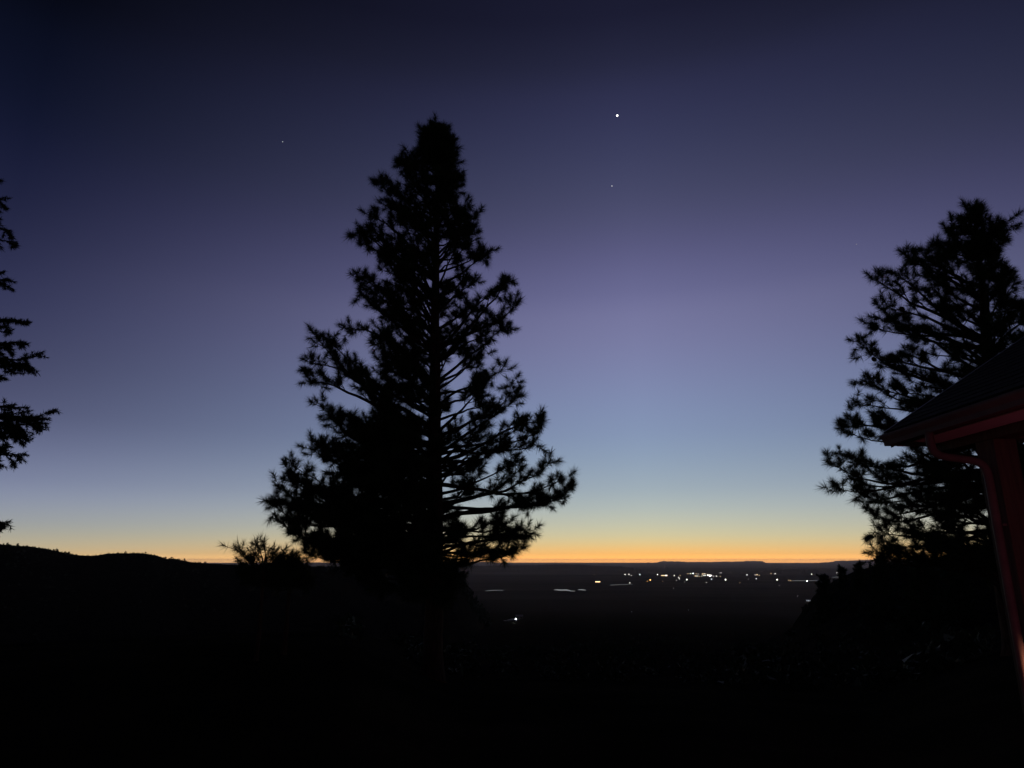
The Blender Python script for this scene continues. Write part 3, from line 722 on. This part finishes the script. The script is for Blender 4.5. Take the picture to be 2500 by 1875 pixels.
town = [(z5(*p), k, c) for p, k, c in [
    ((20, 292), 'm', 'white'), ((75, 302), 's', 'warm'), ((105, 301), 'b', 'white'), ((185, 302), 'm', 'white'), ((243, 302), 's', 'warm'), ((227, 320), 'm', 'white'), ((237, 335), 'm', 'white'), ((206, 348), 's', 'white'),
    ((308, 342), 'b', 'white'), ((320, 284), 's', 'warm'), ((345, 282), 'm', 'white'), ((372, 281), 'b', 'cool'), ((400, 284), 's', 'warm'), ((420, 287), 's', 'white'), ((465, 286), 'm', 'warm'), ((480, 284), 'm', 'white'), ((495, 284), 's', 'warm'),
    ((392, 307), 'm', 'warm'), ((410, 307), 'm', 'white'), ((432, 311), 's', 'warm'), ((456, 309), 's', 'white'), ((476, 302), 'm', 'white'), ((491, 301), 'm', 'cool'), ((516, 298), 'b', 'white'), ((536, 304), 'X', 'white'), ((551, 299), 'm', 'white'),
    ((570, 308), 's', 'white'), ((600, 308), 'm', 'white'), ((637, 312), 's', 'warm'), ((551, 339), 'm', 'cool'), ((502, 369), 's', 'white'), ((689, 342), 'b', 'white'), ((628, 276), 'd', 'white'), ((644, 276), 's', 'white'),
    ((900, 296), 'm', 'white'), ((980, 296), 's', 'white'), ((999, 294), 'm', 'warm'), ((1020, 300), 's', 'warm'), ((990, 333), 'm', 'white'), ((912, 337), 'd', 'white'), ((1136, 283), 's', 'warm'), ((1176, 284), 'm', 'white'),
    ((1197, 342), 'b', 'white'), ((1216, 398), 'd', 'white'), ((1310, 348), 's', 'warm'), ((1329, 352), 's', 'warm'), ((1491, 357), 'b', 'white'), ((1534, 289), 'm', 'white'), ((1584, 267), 'd', 'white'), ((1781, 277), 's', 'white'),
    ((830, 374), 'd', 'warm'), ((288, 364), 'd', 'white'), ((178, 427), 'd', 'white'), ((70, 358), 'd', 'warm'), ((325, 640), 'd', 'cool'), ((1397, 502), 'd', 'white')]]
town += [(z4(*p), k, c) for p, k, c in [((1663, 321), 'm', 'white'), ((1706, 318), 'm', 'white'), ((1731, 333), 's', 'white'), ((1823, 321), 'm', 'cool'), ((2015, 321), 'm', 'white'),
                                      ((1715, 411), 'm', 'white'), ((1936, 380), 'b', 'orange'), ((1905, 393), 's', 'orange'), ((1736, 723), 'd', 'cool'), ((1330, 323), 'd', 'warm')]]
town.sort(key=lambda t: t[0][0])
def ordinal(n): return '%d%s' % (n, 'th' if 10 <= n % 100 <= 20 else {1: 'st', 2: 'nd', 3: 'rd'}.get(n % 10, 'th'))
word = {'b': 'bright', 'm': 'clear', 's': 'small', 'd': 'faint', 'X': 'brightest'}
for i, ((x, y), k, c) in enumerate(town):
    hh = 9.8 if y < 1478 else 3.0
    zh = -H + hh
    p = on_valley(x, y, zh); d = np.linalg.norm(p)
    rsz, st = SZ[k]
    extra = ', brightest of all' if k == 'X' else ''
    t = thing('street_lamp', (p[0], p[1], p[2] - hh), '%s %s light in the valley, %s light from the left%s' % (word[k] if k != 'X' else 'very bright', c, ordinal(i + 1), extra), 'lamp', 'lights of the valley town')
    po = obj('pole', ME_pole, t); po.scale = (1, 1, hh / 9.8)
    h = obj('lamp_head', lamp_mesh(c, st), t, loc=(0, 0, hh)); h.scale = [rsz * d / PXF] * 3

def house(name, label, x, y, w, dp, h, rz, lit, col='warm', st=3.0, cat='house', nwin=4, whigh=1.2):
    p = on_valley(x, y, -H)
    t = thing(name, (p[0], p[1], p[2] - 0.1), label, cat, None, rz)
    b = MB(); b.box((-w / 2, -dp / 2, 0), (w / 2, dp / 2, h)); obj('wall', b.me('wall', M_wall), t)
    b = MB(); b.add([(-w / 2 - .5, -dp / 2 - .5, h), (w / 2 + .5, -dp / 2 - .5, h), (w / 2 + .5, dp / 2 + .5, h), (-w / 2 - .5, dp / 2 + .5, h), (-w / 2 - .5, 0, h + dp * 0.28), (w / 2 + .5, 0, h + dp * 0.28)],
                    [(0, 1, 5, 4), (2, 3, 4, 5), (0, 4, 3), (1, 2, 5), (0, 3, 2, 1)]); obj('roof', b.me('roof', M_wroof), t)
    ww = w / nwin * 0.6; b = MB(); b.box((-ww / 2, -0.06, -whigh / 2), (ww / 2, 0.0, whigh / 2)); wm = b.me('window', gm(col, st) if lit else M_iron)
    b = MB(); b.box((-ww / 2 - .1, -0.03, -whigh / 2 - .1), (ww / 2 + .1, 0.0, -whigh / 2)); 
    for k in range(nwin):
        obj('window', wm, t, loc=(-w / 2 + (k + 0.5) * w / nwin, -dp / 2 - 0.002, h * 0.55))
    b = MB(); b.box((-0.6, -0.05, 0), (0.6, 0, 2.1)); obj('door', b.me('door', M_timber), t, loc=(w / 2 - w / nwin, -dp / 2 - 0.002, 0))
    return t
house('barn', 'long barn with a row of warm lit windows left of the town', 1459.5, 1422, 24, 12, 6, -0.1, True, 'warm', 7.0, 'barn', 5, 2.4)
house('warehouse', 'long low lit warehouse at the left end of the town lights', 1622, 1406.5, 44, 20, 7, -0.2, True, 'warm', 4.0, 'warehouse', 7, 2.6)
house('shed', 'pale shed, left of the two in the near valley at right', 1974, 1468, 12, 7, 3.2, -0.35, True, 'cool', 0.7, 'shed', 3, 1.6)
house('shed', 'pale longer shed, right of the two in the near valley at right', 1993, 1468, 21, 7, 3.2, -0.35, True, 'cool', 0.6, 'shed', 5, 1.5)
fh = house('farmhouse', 'dark farmhouse behind the bright yard light in the near valley', 1268, 1509.5, 7, 5, 2.4, 0.1, False)
p = on_valley(1259.5, 1511, -H + 3.2)
t = thing('yard_lamp', (p[0], p[1], p[2] - 3.2), 'bright white yard lamp beside the farmhouse in the near valley', 'lamp')
b = MB(); b.lathe([(0.12, 0), (0.08, 2.6)], 6); obj('pole', b.me('pole', M_iron), t)
h = obj('lamp_head', lamp_mesh('cool', 14.0), t, loc=(0, 0, 3.2)); h.scale = [0.5] * 3
L = bpy.data.lights.new('yard_bulb', 'POINT'); L.energy = 900; L.color = (0.9, 0.96, 1.0); L.shadow_soft_size = 0.3
lo = bpy.data.objects.new('yard_bulb', L); COL.objects.link(lo); lo.parent = t; lo.location = (-0.9, -0.8, 3.0)
def flat(name, pts, dz, m, **kw):
    V = [on_valley(x, y, -H + dz) for x, y in pts]
    return obj(name, mesh(name, V, [tuple(range(len(V)))], m), **kw)
flat('driveway', [(1228, 1515.5), (1238, 1513), (1252, 1510), (1266, 1509), (1272, 1510), (1262, 1514), (1250, 1515.5), (1240, 1516)][::-1], 0.05, M_gravel, kind='structure')
def pond(pts, nm='pond'):
    flat(nm, pts[::-1], 0.05, M_water, kind='structure')
pond([(1351, 1440), (1357, 1438.8), (1372, 1439), (1384, 1438.6), (1388, 1440), (1394, 1442), (1404, 1442.6), (1404, 1443.6), (1394, 1443.6), (1383, 1442), (1366, 1442)])
pond([(1410, 1440), (1414, 1438.6), (1424, 1438.8), (1431, 1440.6), (1431, 1441.4), (1420, 1441)])
pond([(1185, 1442.2), (1200, 1440.8), (1229, 1440.6), (1229, 1441.2), (1200, 1441.8), (1185, 1442.8)], 'river')
pond([(1935, 1417.2), (1996, 1417.0), (1996, 1417.8), (1935, 1418.0)], 'river')
pond([(2032, 1408.6), (2054, 1408.2), (2054, 1409), (2032, 1409.3)])
pond([(1950, 1473.2), (1966, 1472.8), (1966, 1473.6), (1950, 1474)])
pond([(1490, 1428), (1545, 1426.2), (1545, 1426.6), (1490, 1428.6)], 'river')

# ------------------------------------------------------------------ planets and stars, far beyond the air
def star(x, y, rad_px, st, col, label, cat):
    d = unit(ray(x, y)); p = d * 30000.0
    b = MB(); b.lathe([(0.3, -0.95), (0.75, -0.66), (1, 0), (0.75, 0.66), (0.3, 0.95)], 10)
    o = obj(cat, b.me(cat, glow(cat + '_light', col, st), True), loc=p, label=label, category=cat)
    o.scale = [rad_px * 30000 / PXF] * 3
star(1507, 282, 0.8, 5.0, (1.0, 0.99, 0.95), 'brilliant white planet high right of the tall pine', 'planet')
star(1494, 454, 0.4, 1.2, (0.9, 0.92, 1.0), 'small star just below the brilliant planet', 'star')
star(690, 346, 0.36, 0.7, (0.8, 0.9, 1.0), 'small star high left of the tall pine', 'star')
star(2091, 596, 0.3, 0.25, (0.9, 0.92, 1.0), 'very faint star left of the right pine top', 'star')

# ------------------------------------------------------------------ haze in the valley air
b = MB(); b.box((-26500, -26500, -H - 2.5), (26500, 26500, 15.0))
hm = bpy.data.materials.new('haze_air'); hm.use_nodes = True
t = hm.node_tree; t.nodes.clear()
pv = t.nodes.new('ShaderNodeVolumePrincipled')
pv.inputs['Color'].default_value = (0.95, 0.84, 0.86, 1)
pv.inputs['Density'].default_value = HAZE
pv.inputs['Anisotropy'].default_value = 0.75
ou = t.nodes.new('ShaderNodeOutputMaterial'); t.links.new(pv.outputs[0], ou.inputs['Volume'])
obj('haze', b.me('haze', hm), kind='stuff', label='thin purple evening haze filling the valley air', category='haze')
